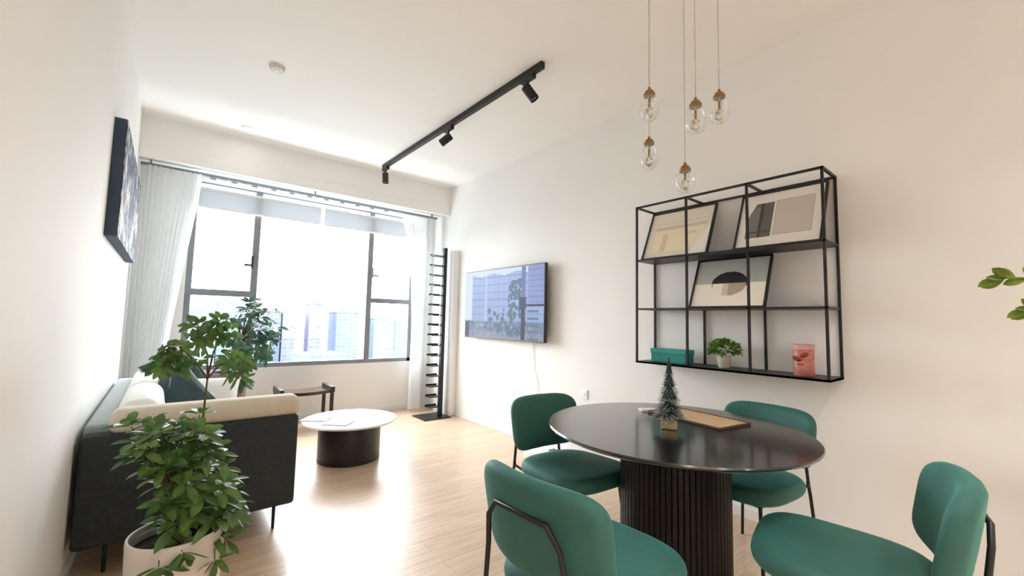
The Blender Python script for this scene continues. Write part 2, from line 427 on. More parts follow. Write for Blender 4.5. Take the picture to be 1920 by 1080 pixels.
tr = T('track_light', (1.95, 3.5, 3.05), 'long black ceiling track with three small spotlight heads', 'track light')
p0, p1 = Vector((1.945, 4.93, 3.075)), Vector((1.975, 2.14, 3.075))
d = (p1-p0).normalized(); ang = math.atan2(d.x, -d.y)
b = MB(); L_ = (p1-p0).length
b.box(-.019, .019, -L_/2, L_/2, -.025, .025, .003, M=Matrix.Translation((p0+p1)/2) @ Matrix.Rotation(ang, 4, 'Z'))
b.build('track_rail', BLACK, tr)
def head(y, aim, lens):
    x = 1.945+(4.93-y)/2.79*.03
    h = MB(); h.box(x-.02, x+.02, y-.07, y+.07, 3.02, 3.052, .004); h.tube([(x, y, 3.03), (x, y, 2.97)], .009)
    ho = h.build('spotlight', BLACK, tr)
    a = Vector(aim).normalized(); c = Vector((x, y, 2.955)); R = a.to_track_quat('Z', 'Y').to_matrix().to_4x4()
    q = MB(); q.lathe([(.0, -.06), (.034, -.06), (.036, -.055), (.036, .06), (.031, .06), (.028, .045)], seg=28)
    q.bm.transform(Matrix.Translation(c+a*.03) @ R); q.build('spot_can', BLACK, ho, True)
    q = MB(); q.lathe([(.028, .042), (.028, .046)], seg=24); q.bm.transform(Matrix.Translation(c+a*.03) @ R); q.build('lens', lens, ho)
DULL = mat('dull_reflector', (.35, .35, .34), .3)
head(4.86, (.05, -.05, -1), DULL); head(3.42, (-.55, .45, -.6), LAMPON); head(2.30, (.45, -.35, -.75), DULL)

cn = T('pendant_canopy', (1.95, 1.1, 3.08), 'round brass ceiling plate the glass pendants hang from', 'canopy')
MB().lathe([(.15, .0), (.155, .008), (.155, .02)], 1.95, 1.1, 3.08, 48).build('plate', GOLD, cn, True)
def clear_glass():
    m, nt, out = _mat('seeded_clear_glass'); N = nt.nodes.new; L = nt.links.new
    g = N('ShaderNodeBsdfGlossy'); g.inputs['Roughness'].default_value = .12
    d = N('ShaderNodeBsdfDiffuse'); d.inputs[0].default_value = (.9, .92, .88, 1)
    t = N('ShaderNodeBsdfTransparent'); t.inputs[0].default_value = (.98, .985, .975, 1)
    n = N('ShaderNodeTexNoise'); n.inputs['Scale'].default_value = 55; tc = N('ShaderNodeTexCoord'); L(tc.outputs['Object'], n.inputs['Vector'])
    r = N('ShaderNodeValToRGB'); r.color_ramp.elements[0].position = .42; r.color_ramp.elements[1].position = .62
    r.color_ramp.elements[0].color = (.07, .07, .07, 1); r.color_ramp.elements[1].color = (.42, .42, .42, 1); L(n.outputs['Fac'], r.inputs['Fac'])
    a = N('ShaderNodeMixShader'); a.inputs[0].default_value = .5; L(d.outputs[0], a.inputs[1]); L(g.outputs[0], a.inputs[2])
    mx = N('ShaderNodeMixShader'); L(r.outputs['Color'], mx.inputs[0]); L(t.outputs[0], mx.inputs[1]); L(a.outputs[0], mx.inputs[2]); L(mx.outputs[0], out.inputs['Surface'])
    return m
CGLASS = clear_glass()
CRYST = mat('cut_crystal', (.55, .58, .53), .08, .6, var=.5, scale=50)
random.seed(5)
G = 'glass drop pendants over the dining table'
for (x, y, zt, zb, lab) in ((1.80, 1.168, 2.425, 2.25, 'glass drop pendant with brass cap, upper one on the far left of the cluster'),
                            (2.00, 1.300, 2.275, 2.09, 'glass drop pendant hanging lower left, directly beneath the upper left one'),
                            (1.85, .957, 2.305, 2.13, 'glass drop pendant in the middle of the three upper ones'),
                            (2.05, .940, 2.412, 2.236, 'glass drop pendant with brass cap, furthest right of the cluster'),
                            (1.95, 1.066, 2.050, 1.895, 'lowest hanging glass drop pendant, nearest the wall shelf top')):
    p = T('pendant_light', (x, y, zb), lab, 'pendant light', G)
    h = zt-zb
    MB().tube([(x, y, zt-.005), (x+.002, y, 3.1 if math.hypot(x-1.95, y-1.1) > .15 else 3.085)], .0022, 6).build('cord', CORD, p, True)
    MB().lathe([(.027, 0), (.028, .012), (.022, .016), (.020, .026), (.008, .034), (.006, .046), (0, .048)], x, y, zt-.046, 24).build('brass_cap', GOLD, p, True)
    g = MB(); H = h-.042
    g.lathe([(.0, 0), (.018, .003), (.036, .016), (.047, .04), (.049, .065), (.042, .095), (.029, H-.008), (.024, H)], x, y, zb, 32)
    g.build('glass_drop', CGLASS, p, True)
    c = MB(); bmesh.ops.create_icosphere(c.bm, subdivisions=1, radius=.024)
    for v in c.bm.verts: v.co = Vector((v.co.x*.95+x, v.co.y*.95+y, v.co.z*1.35+zb+.045))
    c.build('crystal', CRYST, p)
    MB().tube([(x, y, zb+.07), (x, y, zt-.044)], .006, 8).build('inner_stem', GOLD, p, True)

# ------------------------------------------------------------------ canvas on the left wall
c = T('canvas_picture', (-.235, 3.98, 1.68), 'dark navy canvas with pale floral pattern high on the left wall', 'picture')
MB().box(-.285, -.2325, 3.17, 4.80, 1.665, 2.33, .004).build('canvas_sides', CANVASD, c)
MB().box(-.2325, -.2295, 3.172, 4.798, 1.667, 2.328).build('painted_front', CANVAS, c)

# ------------------------------------------------------------------ sofa
so = T('sofa', (.2, 3.8, 0), 'charcoal sofa with cream cushions along the left wall', 'sofa')
sx0, sx1, sy0, sy1 = -.268, .665, 2.81, 4.86
MB().box(sx0, sx1, sy0, sy0+.11, .15, .665, .022, 3).build('arm_panel', SOFAD, so, True)
MB().box(sx0, sx0+.13, sy0+.10, sy1, .15, .70, .02, 3).build('back_panel', mat('window_lit_sofa_weave', (.34, .39, .39), .85, var=.1, scale=60, sheen=.2), so, True)  # window reflection on the back's top put into a paler weave colour
MB().box(sx0+.12, sx1-.01, sy0+.10, sy1, .15, .30, .02, 3).build('seat_base', SOFAD, so, True)
for y0, y1 in ((sy0+.008, sy0+.17),):
    MB().box(sx0+.09, sx1+.012, y0, y1, .655, .775, .048, 4).build('arm_cushion', CREAM, so, True)
for y0, y1 in ((sy0+.17, 3.83), (3.84, sy1-.01)):
    MB().box(sx0+.13, sx1+.01, y0, y1, .295, .47, .045, 4).build('seat_cushion', CREAM, so, True)
    b = MB(); b.box(-.10, .10, y0+.01, y1-.01, 0, .34, .085, 6)
    b.bm.transform(Matrix.Translation((sx0+.235, 0, .45)) @ Matrix.Rotation(-.14, 4, 'Y'))
    b.build('back_cushion', WHITEF, so, True)
for x, y in ((.575, 2.90), (-.15, 2.90), (.575, 4.78), (-.15, 4.78)):
    MB().tube([(x, y, .16), (x, y, 0)], .011, 10, r2=.008).build('leg', BLACK, so, True)
def pil(name, m, loc, rx, ry, rz, w, h, t, rin, lab, pipe=True):
    M = Matrix.Translation(loc) @ Matrix.Rotation(rz, 4, 'Z') @ Matrix.Rotation(ry, 4, 'Y') @ Matrix.Rotation(rx, 4, 'X') @ Matrix.Rotation(rin, 4, 'Z')
    p = T(name, loc, lab, 'cushion', 'loose cushions on the sofa')
    MB().pillow(w, h, t, M).build('cushion_cover', m, p, True)
    if pipe:
        pts = []
        for k in range(49):
            a = 2*PI*k/48; cx, sy = math.cos(a), math.sin(a); q = 1/max(abs(cx), abs(sy))
            u, v = cx*q, sy*q; kk = 1-.06*(1-v*v)*abs(u); k2 = 1-.06*(1-u*u)*abs(v)
            pts.append(M @ Vector((u*w/2*kk*1.004, v*h/2*k2*1.004, 0)))
        MB().tube(pts, .008, 6, False).build('piping', PIPING, p, True)
pil('cushion', TEALP, (.105, 3.90, .655), PI/2-.30, 0, .12, .34, .34, .13, rin=.62, lab= 'dark slate cushion with pale piping leaning in the sofa middle')
pil('cushion', mat('deep_green_pillow', (.03, .06, .052), .85, var=.15, scale=30, sheen=.2), (.10, 4.50, .755), PI/2-.2, 0, .3, .36, .36, .12, rin=.5, lab= 'dark green cushion half hidden behind the slate cushion')
pil('cushion', WHITEF, (.33, 4.30, .585), PI/2-.7, 0, -.2, .40, .34, .15, rin=0, lab= 'white cushion behind the sofa arm beside the slate cushion', pipe=False)

# ------------------------------------------------------------------ plants
def rv(a=1.): return Vector((random.uniform(-a, a), random.uniform(-a, a), random.uniform(-a, a)))
def whorl(b, sm, c, axis, n, L, W, droop, pet=.035):
    axis = axis.normalized(); a = axis.orthogonal().normalized(); q = axis.cross(a)
    ph = random.random()*6
    for k in range(n):
        t = ph+2*PI*k/n+random.uniform(-.15, .15)
        d = (a*math.cos(t)+q*math.sin(t))*1.0+axis*random.uniform(-.1, .9)+rv(.18)
        l = L*random.uniform(.65, 1.15)
        b.leaf(c+d.normalized()*.008, d, axis+rv(.2), l, W*random.uniform(.8, 1.1), droop)
def potted(name, lab, cat, root, leafm, nodes, branch_pts, L, W, droop, nl=6):
    t = T(name, root, lab, cat)
    b = MB()
    for nd in nodes:
        k_ = nd[2] if len(nd) > 2 else 1
        whorl(b, None, Vector(nd[0]), Vector(nd[1]), nl, L*k_, W*k_, droop)
    b.build('foliage', leafm, t, True)
    s = MB()
    for pts, r in branch_pts: s.tube(pts, r, 7, True, r*.5)
    s.build('stem', STEM, t, True)
    return t

random.seed(11)
px, py = .09, 2.05
nodes = []; br = []
hub = Vector((px, py, .50))
for k in range(122):
    # crown leans from upper left down to lower right
    t = random.random()
    cx = -.02+.075*random.random() if False else 0
    z = .42+.43*t
    cxm = .20-.17*((z-.42)/.43)
    c = Vector((cxm+random.uniform(-.105, .105), py+random.uniform(-.15, .12), z))
    if z < .52: c.x = random.uniform(.05, .27)
    ax = (c-Vector((.1, py, .40)))+Vector((0, -.05, .10))+rv(.05)
    nodes.append((c, ax))
    br.append(([hub+rv(.015), (hub+c)/2+Vector((0, 0, .03)), c], .0035))
for c in ((.20, 1.93, .36), (.04, 1.90, .40), (.235, 1.98, .40), (.10, 1.90, .43)):
    nodes.append((Vector(c), Vector((.1, -.5, -.5)))); br.append(([hub, Vector(c)+Vector((0, .05, .06)), c], .003))
# the tall bare stem and its tuft
s0 = [Vector((.12, 2.08, .43)), Vector((.135, 2.15, .62)), Vector((.151, 2.2, .81)), Vector((.156, 2.2, .98))]
br.append((s0, .0065))
top = s0[-1]
lim = [[top, Vector((.12, 2.2, 1.04)), Vector((.07, 2.2, 1.10)), Vector((.01, 2.18, 1.12))],
       [top, Vector((.15, 2.2, 1.08)), Vector((.12, 2.22, 1.17)), Vector((.10, 2.22, 1.24))],
       [top, Vector((.19, 2.2, 1.03)), Vector((.24, 2.2, 1.06)), Vector((.28, 2.2, 1.12))],
       [top, Vector((.17, 2.2, 1.09)), Vector((.20, 2.2, 1.18)), Vector((.21, 2.2, 1.25))]]
for l_ in lim: br.append((l_, .004))
for (ex, ez, rx_, rz_, n_) in ((.035, 1.07, .045, .06, 12), (.125, 1.17, .055, .06, 8), (.19, 1.20, .04, .05, 5), (.245, 1.04, .05, .05, 8), (.10, 1.05, .05, .04, 3)):
    for _ in range(n_):
        a_ = random.uniform(0, 2*PI); q_ = math.sqrt(random.random())
        c = Vector((ex+rx_*q_*math.cos(a_), 2.2+random.uniform(-.07, .07), ez+rz_*q_*math.sin(a_)))
        near = min((p_ for l_ in lim for p_ in l_), key=lambda p_: (p_-c).length)
        nodes.append((c, (c-near).normalized()+Vector((0, -.4, .3))+rv(.4), .72)); br.append(([near, (near+c)/2+Vector((0, 0, .008)), c], .0022))
t = potted('potted_plant', 'bushy green plant in white cylindrical pot in front of the sofa', 'plant', (px, py, 0), LEAFN, nodes, br, .072, .032, .22)
MB().lathe([(.125, 0), (.132, .004), (.148, .44), (.146, .45), (.138, .45), (.135, .40), (.0, .40)], px, py, 0, 56).build('pot', POTW, t, True)
MB().lathe([(.0, .415), (.08, .412), (.134, .405)], px, py, 0, 32).build('soil', SOIL, t, True)

random.seed(23)
px, py = .53, 5.12
nodes = []; br = []; hub = Vector((px, py, .70)); t1 = Vector((.62, py-.03, 1.0))
br.append(([hub, (.56, py, .85), t1, (.70, py-.05, 1.25)], .011))
k = 0
while k < 60:
    x, z = random.uniform(.50, .97), random.uniform(.52, 1.40)
    e = ((x-.74)/.21)**2+((z-1.10)/.32)**2; e2 = ((x-.62)/.15)**2+((z-.72)/.20)**2
    if min(e, e2) > 1: continue
    c = Vector((x, py+random.uniform(-.25, .12), z)); k += 1
    nodes.append((c, (c-Vector((.68, py+.05, .95)))+Vector((0, -.08, .06)))); br.append(([t1, (t1+c)/2+Vector((0, 0, .03)), c], .004))
t = potted('potted_plant', 'tall leafy shrub in mauve brown planter behind sofa by the window', 'plant', (px, py, 0), LEAFF, nodes, br, .105, .045, .2, 6)
MB().lathe([(.13, 0), (.14, .005), (.172, .66), (.170, .68), (.160, .68), (.155, .64), (0, .64)], px, py, 0, 48).build('pot', POTB, t, True)
MB().lathe([(.0, .655), (.09, .652), (.154, .645)], px, py, 0, 24).build('soil', SOIL, t, True)

# ------------------------------------------------------------------ bench by the window
st = T('bench', (1.28, 5.27, 0), 'low dark wooden bench under the window behind the coffee table', 'bench')
b = MB()
nx = 12
for i in range(nx):
    pass
g = []
for i in range(nx+1):
    x = 1.03+.50*i/nx; z = .425-.014*math.sin(PI*i/nx)
    g.append([b.bm.verts.new((x, y, zz)) for (y, zz) in ((5.11, z), (5.43, z), (5.43, z-.035), (5.11, z-.035))])
for i in range(nx):
    for k in range(4): b.bm.faces.new([g[i][k], g[i+1][k], g[i+1][(k+1) % 4], g[i][(k+1) % 4]])
b.bm.faces.new(g[0]); b.bm.faces.new(g[-1][::-1])
b.build('seat', SEATW, st)
for x in (1.02, 1.54):
    MB().box(x-.022, x+.022, 5.08, 5.46, .395, .462, .008).build('end_rail', DARKWOOD, st)
    for y in (5.115, 5.425):
        MB().box(x-.018, x+.018, y-.018, y+.018, 0, .41, .005, M=None).build('leg', DARKWOOD, st)

# ------------------------------------------------------------------ coffee table
cx, cy = 1.355, 3.93
ct = T('coffee_table', (cx, cy, 0), 'low round coffee table with white top and black drum base', 'coffee table')
MB().lathe([(.36, .325), (.39, .329), (.399, .338), (.397, .347), (.388, .350), (0, .350)], cx, cy, 0, 96).build('table_top', MARBLE, ct, True)
MB().lathe([(.255, 0), (.262, .004), (.262, .32), (.255, .326)], cx, cy, 0, 72).build('base', BLACKM, ct, True)
for (x, y, z, a, lab) in ((1.09, 4.02, .3505, .9, 'grey and white magazine lying further back on the coffee table'), (1.20, 3.78, .3505, .8, 'pale magazine near the front edge of coffee table')):
    m = T('magazine', (x, y, z), lab, 'magazine', 'magazines on the coffee table')
    M = Matrix.Translation((x, y, z)) @ Matrix.Rotation(a, 4, 'Z')
    MB().box(-.08, .08, -.11, .11, 0, .008, .001, M=M).build('pages', PAPER, m)
    MB().box(-.079, .079, -.109, .06, .0082, .0095, M=M).build('cover_print', INK if y > 3.9 else mat('pale_cover', (.42, .42, .47), .5), m)

# ------------------------------------------------------------------ shelf tower
sh = T('shelf_tower', (2.76, 4.95, 0), 'tall narrow black ladder-like shelf tower in the far right corner', 'shelf')
MB().box(2.55, 2.92, 4.78, 5.13, 0, .012, .003).build('base_plate', BLACK, sh)
MB().box(2.835, 2.885, 4.94, 4.99, .012, 2.20, .003).build('post', BLACK, sh)
for k in range(16):
    z = .12+k*.1305
    b = MB(); b.box(2.675, 2.836, 4.90, 5.03, z, z+.008); b.box(2.675, 2.836, 5.026, 5.03, z, z+.028)
    b.build('shelf', BLACK, sh)

# ------------------------------------------------------------------ television
tv = T('television', (2.99, 3.82, 1.04), 'wall-mounted flat television showing a bluish street scene', 'television')
ty0, ty1, tz0, tz1 = 3.085, 4.53, 1.035, 1.845
MB().box(2.925, 2.965, ty0, ty1, tz0, tz1, .006).build('bezel', DARKPL, tv)
MB().box(2.963, 3.03, 3.5, 4.1, 1.25, 1.65, .004).build('wall_mount', DARKPL, tv)
random.seed(3)
blobs = [(random.uniform(.35, .80), random.uniform(.08, .34)*random.uniform(.7, 1.3), random.uniform(.008, .026)) for _ in range(60)]+[(random.gauss(.68, .05), random.gauss(.62, .14), random.uniform(.008, .028)) for _ in range(46)]
specks = [(random.random(), random.uniform(.03, .24), random.uniform(.006, .02), random.random()) for _ in range(70)]
def tvf(u, v):
    u = 1-u
    g = .9+.2*v
    c = [.36*g, .47*g, .78*g]
    if v > .93+.02*math.sin(u*20) or u < .10 and v > .25: c = [.72, .82, 1.0]
    else:
        if (v*9) % 1 < .16: c = [.25, .35, .60]
        elif (u*15) % 1 < .22: c = [x*.90 for x in c]
        if .28 < u < .315: c = [.46, .56, .84]
    if v < .24: c = [.20, .27, .38]
    if v < .09: c = [.30, .34, .44]
    for (bu, bv, r, q) in specks:
        if (u-bu)**2+((v-bv)*.6)**2 < r*r: c = [.10+.3*q, .14+.32*q, .22+.4*q]
    if u < .06 and v < .25: c = [.05, .07, .10]
    for (bu, bv, r) in blobs:
        if (u-bu)**2+((v-bv)*.6)**2 < r*r: c = [.11, .18, .28]
    if u > .83 and v > .50: c = [.30, .36, .68] if (v*14) % 1 > .25 else [.24, .29, .56]
    if u > .83 and v < .44 and (v*11) % 1 < .4 and u < .95: c = [.16, .2, .34]
    if .75 < u < .80: c = [.17, .21, .42] if v > .55 else [.03, .045, .09]
    if u > .73 and .45 < v < .49: c = [.04, .05, .10]
    if .73 < u < .81 and .42 < v < .58: c = [.04, .05, .12]
    return c
M = Matrix(((0, 0, -1, 2.9243), (1, 0, 0, (ty0+ty1)/2), (0, 1, 0, (tz0+tz1)/2), (0, 0, 0, 1)))
art_grid('screen', M, ty1-ty0-.024, tz1-tz0-.03, 110, 62, tvf, SCREEN, tv)
cb = MB(); cb.tube([(3.018, 3.36, 1.04), (3.02, 3.35, .85), (3.02, 3.335, .74), (3.02, 3.28, .62), (3.02, 3.27, .45)], .004, 6)
cb.build('power_cable', WPLAST, tv, True)
o = T('wall_socket', (3.02, 2.65, .55), 'white square wall socket above the chair by the right wall', 'socket')
MB().box(3.02, 3.03, 2.61, 2.695, .55, .635, .003).build('plate', WPLAST, o)
MB().box(3.017, 3.021, 2.635, 2.67, .575, .61, .002).build('socket_face', TRIM, o)
o = T('wall_socket', (3.02, 3.27, .38), 'white wall socket at the end of the television cable', 'socket')
MB().box(3.02, 3.03, 3.225, 3.315, .38, .465, .003).build('plate', WPLAST, o)
o = T('storage_box', (2.84, 2.8, 0), 'low white box with a dark slot on the floor by right wall', 'box')
MB().box(2.62, 3.00, 2.62, 3.02, 0, .11, .02, 3).build('body', WPLAST, o, True)
MB().box(2.72, 2.80, 2.74, 2.80, .109, .113, .001).build('slot', DARKPL, o)

# ------------------------------------------------------------------ wall shelf
ws = T('wall_shelf', (2.9, 1.31, .965), 'black open metal wall shelf with three tiers', 'shelf')
X0, X1 = 2.775, 3.018; Ys = (1.912, 1.512, 1.112, .716); Z0, Z1, Z2, Z3 = .966, 1.36, 1.728, 2.138
r = .0068
def bar(x0, x1, y0, y1, z0, z1, n): MB().box(min(x0, x1)-r, max(x0, x1)+r, min(y0, y1)-r, max(y0, y1)+r, min(z0, z1)-r, max(z0, z1)+r).build(n, BLACK, ws)
for x in (X0, X1):
    for z in (Z0, Z3) if x == X1 else (Z0, Z3): bar(x, x, Ys[0], Ys[3], z, z, 'rail')
    for y in (Ys[0], Ys[3]): bar(x, x, y, y, Z0, Z3, 'upright')
for y in Ys[1:3]: bar(X0, X0, y, y, Z0, Z3, 'upright'); bar(X1, X1, y, y, Z0, Z1, 'upright')
for z in (Z0, Z3):
    for y in Ys: bar(X0, X1, y, y, z, z, 'crossbar')
for z in (Z0, Z1, Z2): MB().box(X0-r, X1+r, Ys[3]-r, Ys[0]+r, z-.006, z+.006).build('tier', BLACK, ws)

def frame(y0, y1, z, h, lab, fn, lean=.17, bx=2.80, mirror=True, cat='picture frame'):
    """frame resting on a tier, its top leaning back on the wall side"""
    f = T('picture_frame', (bx, (y0+y1)/2, z), lab, cat, 'framed prints on the wall shelf')
    w = y1-y0; L = math.hypot(h, lean); th = math.atan2(lean, h)
    # local: x across (towards +y), y up along the frame, z toward the room
    M = Matrix.Translation((bx, (y0+y1)/2, z+.006)) @ Matrix.Rotation(th, 4, 'Y') @ Matrix(((0, 0, -1, 0), (1, 0, 0, 0), (0, 1, 0, 0), (0, 0, 0, 1)))
    fw = .012
    b = MB()
    for (a0, a1, c0, c1) in ((-w/2, w/2, 0, fw), (-w/2, w/2, L-fw, L), (-w/2, -w/2+fw, fw, L-fw), (w/2-fw, w/2, fw, L-fw)): b.box(a0, a1, c0, c1, -.022, 0, M=M)
    b.build('border', BLACK, f)
    MB().box(-w/2+fw, w/2-fw, fw, L-fw, -.020, -.008, M=M).build('backing', DARKPL, f)
    art_grid('print', M @ Matrix.Translation((0, L/2, -.0075)), w-2*fw, L-2*fw, 90, 66, lambda u, v: fn(1-u, v), ART, f)
def p1f(u, v):
    c = [.72, .64, .53]
    if .10 < u < .93 and .60 < v < .66: c = [.58, .49, .38]
    if .10 < u < .93 and .74 < v < .755: c = [.60, .52, .42]
    if .12 < u < .90 and .12 < v < .58:
        c = [.80, .69, .50]
        if .26 < u < .34 and v < .5: c = [.66, .54, .36]
        if .62 < u < .80 and .44 < v < .50: c = [.66, .54, .38]
    if u > .72 and v < .62 and (u-.72)/.28 > (v/.62)*.9+.05: c = [.80, .77, .73]
    return c
def p2f(u, v):
    c = [.74, .70, .64]
    if .44 < u < .90 and .18 < v < .84:
        c = [.54, .49, .42]
        if u < .455 or u > .885 or v < .195 or v > .825: c = [.44, .39, .33]
    if .10 < u < .42 and .16 < v < .82 and u > .10+(v-.55)*.35:
        c = [.12, .105, .095]
        if u < .28 and v < .75: c = [.16, .165, .16]
        if .26 < u < .285+.02*v: c = [.05, .045, .045]
        if .26 < v < .285: c = [.07, .065, .06]
    return c
def p3f(u, v):
    c = [.43, .45, .42] if v > .49 else [.90, .84, .74]
    du, dv = (u-.50)/.25, (v-.49)
    if du*du+(dv/(.24 if dv > 0 else .27))**2 < 1:
        if dv > .0 or (abs(du) > .93 and dv > -.06): c = [.012, .010, .010]
        elif u > .42: c = [.47, .38, .27] if u > .50 else [.68, .60, .48]
    return c
frame(1.385, 1.895, Z2, .385, 'black framed cream line drawing at left of the top tier', p1f)
frame(.735, 1.215, Z2, .385, 'black framed print with dark grey shape at right of top tier', p2f)
frame(1.035, 1.52, Z1, .345, 'black framed print of dark half dome on the middle tier', p3f, bx=2.805, lean=.15)

o = T('tin_box', (2.90, 1.70, Z0), 'teal rectangular box on the lower left of wall shelf', 'box')
MB().box(2.84, 2.95, 1.56, 1.835, Z0+.006, Z0+.075, .004).build('body', TEALBOX, o)
MB().box(2.836, 2.954, 1.556, 1.839, Z0+.070, Z0+.105, .004).build('lid', mat('teal_lid', (.02, .30, .27), .4), o)
o = T('tin_can', (2.89, .865, Z0), 'pink cylindrical tin with dark red bow on the bottom tier', 'tin')
b = MB(); b.lathe([(.048, .006), (.052, .012), (.052, .085), (.048, .092), (.050, .098), (.052, .104), (.052, .155), (.048, .16)], 2.89, .865, Z0, 40); b.build('body', PINK, o, True)
MB().lathe([(.055, .155), (.056, .182), (.050, .186), (0, .186)], 2.89, .865, Z0, 40).build('lid', mat('pale_pink_lid', (.70, .36, .34), .4), o, True)
b = MB()
for s_ in (-1, 1):
    M = Matrix.Translation((2.838, .865+s_*.018, Z0+.115+s_*-.012)) @ Matrix.Rotation(s_*.35, 4, 'X') @ Matrix.Diagonal((.5, 1.5, .75, 1))
    tmp = bmesh.new(); bmesh.ops.create_uvsphere(tmp, u_segments=14, v_segments=8, radius=.017); tmp.transform(M); b.merge(tmp)
b.box(2.836, 2.842, .850, .885, Z0+.07, Z0+.076); b.build('bow', REDB, o, True)
o = T('soap_dish', (2.9, .82, Z1), 'tiny white dish at right end of middle tier', 'dish')
MB().lathe([(.02, .006), (.034, .010), (.042, .028), (.040, .028), (.031, .014), (0, .012)], 2.90, .82, Z1, 32).build('bowl', WPLAST, o, True)
o = T('potted_plant', (2.90, 1.325, Z0), 'small round green plant in white pot on wall shelf', 'plant')
MB().lathe([(.032, .006), (.034, .008), (.046, .085), (.044, .088), (.040, .086), (.038, .07), (0, .07)], 2.90, 1.325, Z0, 36).build('pot', POTW, o, True)
random.seed(8); b = MB()
for k in range(430):
    th = random.uniform(0, 2*PI); ph = math.acos(random.uniform(-.25, 1)); d = Vector((math.sin(ph)*math.cos(th), math.sin(ph)*math.sin(th), math.cos(ph)))
    c = Vector((2.90, 1.325, Z0+.115))+Vector((d.x*.075, d.y*.098, d.z*.072))*random.uniform(.55, 1)
    b.leaf(c, d+rv(.5), Vector((0, 0, 1))+rv(.4), .03, .018, .2, 3)
b.build('foliage', LEAFS, o, True)
MB().tube([(2.90, 1.325, Z0+.07), (2.90, 1.325, Z0+.12)], .006, 8, r2=.003).build('stem', STEM, o, True)

# ------------------------------------------------------------------ dining table
tx, ty = 1.98, 1.16
dt = T('dining_table', (tx, ty, 0), 'round black dining table on a thick fluted column', 'dining table')
b = MB(); b.lathe([(.50, .712), (.575, .722), (.606, .736), (.610, .744), (.606, .750), (0, .750)], tx, ty, 0, 128)
b.build('table_top', BLACKWOOD, dt, True)
MB().lathe([(.250, .035), (.250, .712)], tx-.025, ty-.02, 0, 384, 64, .006).build('column', COLUMNM, dt, False)
MB().lathe([(.262, 0), (.268, .006), (.268, .028), (.258, .036), (0, .036)], tx-.025, ty-.02, 0, 72).build('plinth', COLUMNM, dt, True)

# tray, tree, card on the table
o = T('serving_tray', (2.25, 1.2, .75), 'light brown rectangular wooden tray on the dining table', 'tray')
a = math.atan2(1.22-.955, 2.07-2.133)   # long side direction
M = Matrix.Translation((2.245, 1.175, .7505)) @ Matrix.Rotation(1.43, 4, 'Z')
MB().box(-.215, .215, -.125, .125, 0, .008, .002, M=M).build('tray_base', KRAFT, o)
b = MB()
for (x0, x1, y0, y1) in ((-.215, .215, -.130, -.122), (-.215, .215, .122, .130), (-.219, -.211, -.13, .13), (.211, .219, -.13, .13)): b.box(x0, x1, y0, y1, 0, .012, .002, M=M)
b.build('rim', mat('dark_tray_rim', (.07, .045, .03), .5), o)
o = T('place_card', (2.17, 1.40, .75), 'small white card lying left of the little tree', 'card')
MB().box(-.045, .045, -.022, .022, 0, .014, .002, M=Matrix.Translation((2.19, 1.44, .7505)) @ Matrix.Rotation(-.5, 4, 'Z')).build('card', PAPER, o)
x, y = 1.925, 1.145
o = T('tabletop_tree', (x, y, .75), 'small frosted bottle-brush tree on pale square base', 'ornament')
MB().box(-.036, .036, -.036, .036, 0, .042, .006, M=Matrix.Translation((x, y, .7505)) @ Matrix.Rotation(.5, 4, 'Z')).build('base', BURLAP, o)
MB().tube([(x, y, .79), (x, y, 1.075)], .003, 6).build('stem', STEM, o, True)
random.seed(4); b = MB(); fr = MB()
for k in range(2600):
    t = random.random()**1.25; z = .815+.255*t; R = (.078*(1-t)+.008)*(1-.35*((t*7) % 1)); th = random.uniform(0, 2*PI)
    rr = R*random.uniform(.75, 1.05); p = Vector((x, y, z)); q = Vector((x+rr*math.cos(th), y+rr*math.sin(th), z+.006-rr*.25))
    e = Vector((-math.sin(th), math.cos(th), 0))*.0012
    b.face([p+e, p-e, q-e*.8, q+e*.8])
    if k % 2 == 0: fr.face([q+e*1.4+Vector((0, 0, .0012)), q-e*1.4+Vector((0, 0, .0012)), p+(q-p)*.62-e+Vector((0, 0, .0014)), p+(q-p)*.62+e+Vector((0, 0, .0014))])
for (s_, zz) in ((.055, .84), (.046, .90), (.034, .96), (.022, 1.02)):
    b.lathe([(s_*.75, 0), (s_*.35, .045), (.002, .08)], x, y, zz-.01, 20)
b.build('needles', PINE, o); fr.build('frosting', FROST, o)

# ------------------------------------------------------------------ dining chairs (seat faces local +y)
ch = T('dining_chair', (0, 0, 0))
MB().pad(.50, .54, .08, 3.4, .038, .010, f=lambda p: Vector((p.x*(1+.06*(p.y/.27)), p.y+.01, .445+p.z+.008*(p.y/.25)))).build('seat', VELVET, ch, True)
def backf(p):   # local pad: x across, y up, z thickness -> upright curved back
    yy = -.285+p.z+1.0*p.x*p.x-.18*p.y
    return Vector((p.x*(1+.12*p.y), yy, .655+p.y))
MB().pad(.49, .30, .066, 4.8, .030, .008, f=backf).build('backrest', VELVET, ch, True)
b = MB()
b.tube([(-.17, -.20, .400), (-.175, -.305, .415), (-.16, -.308, .56), (-.145, -.322, .655), (-.105, -.330, .705), (.105, -.330, .705), (.145, -.322, .655), (.16, -.308, .56), (.175, -.305, .415), (.17, -.20, .400)], .0085, 10)
b.build('back_frame', BLACK, ch, True)
b = MB(); b.tube([(-.17, -.20, .400), (.17, -.20, .400)], .008, 8); b.tube([(-.17, .18, .400), (.17, .18, .400)], .008, 8); b.tube([(-.17, -.20, .400), (-.17, .18, .400)], .008, 8); b.tube([(.17, -.20, .400), (.17, .18, .400)], .008, 8)
b.build('seat_frame', BLACK, ch, True)
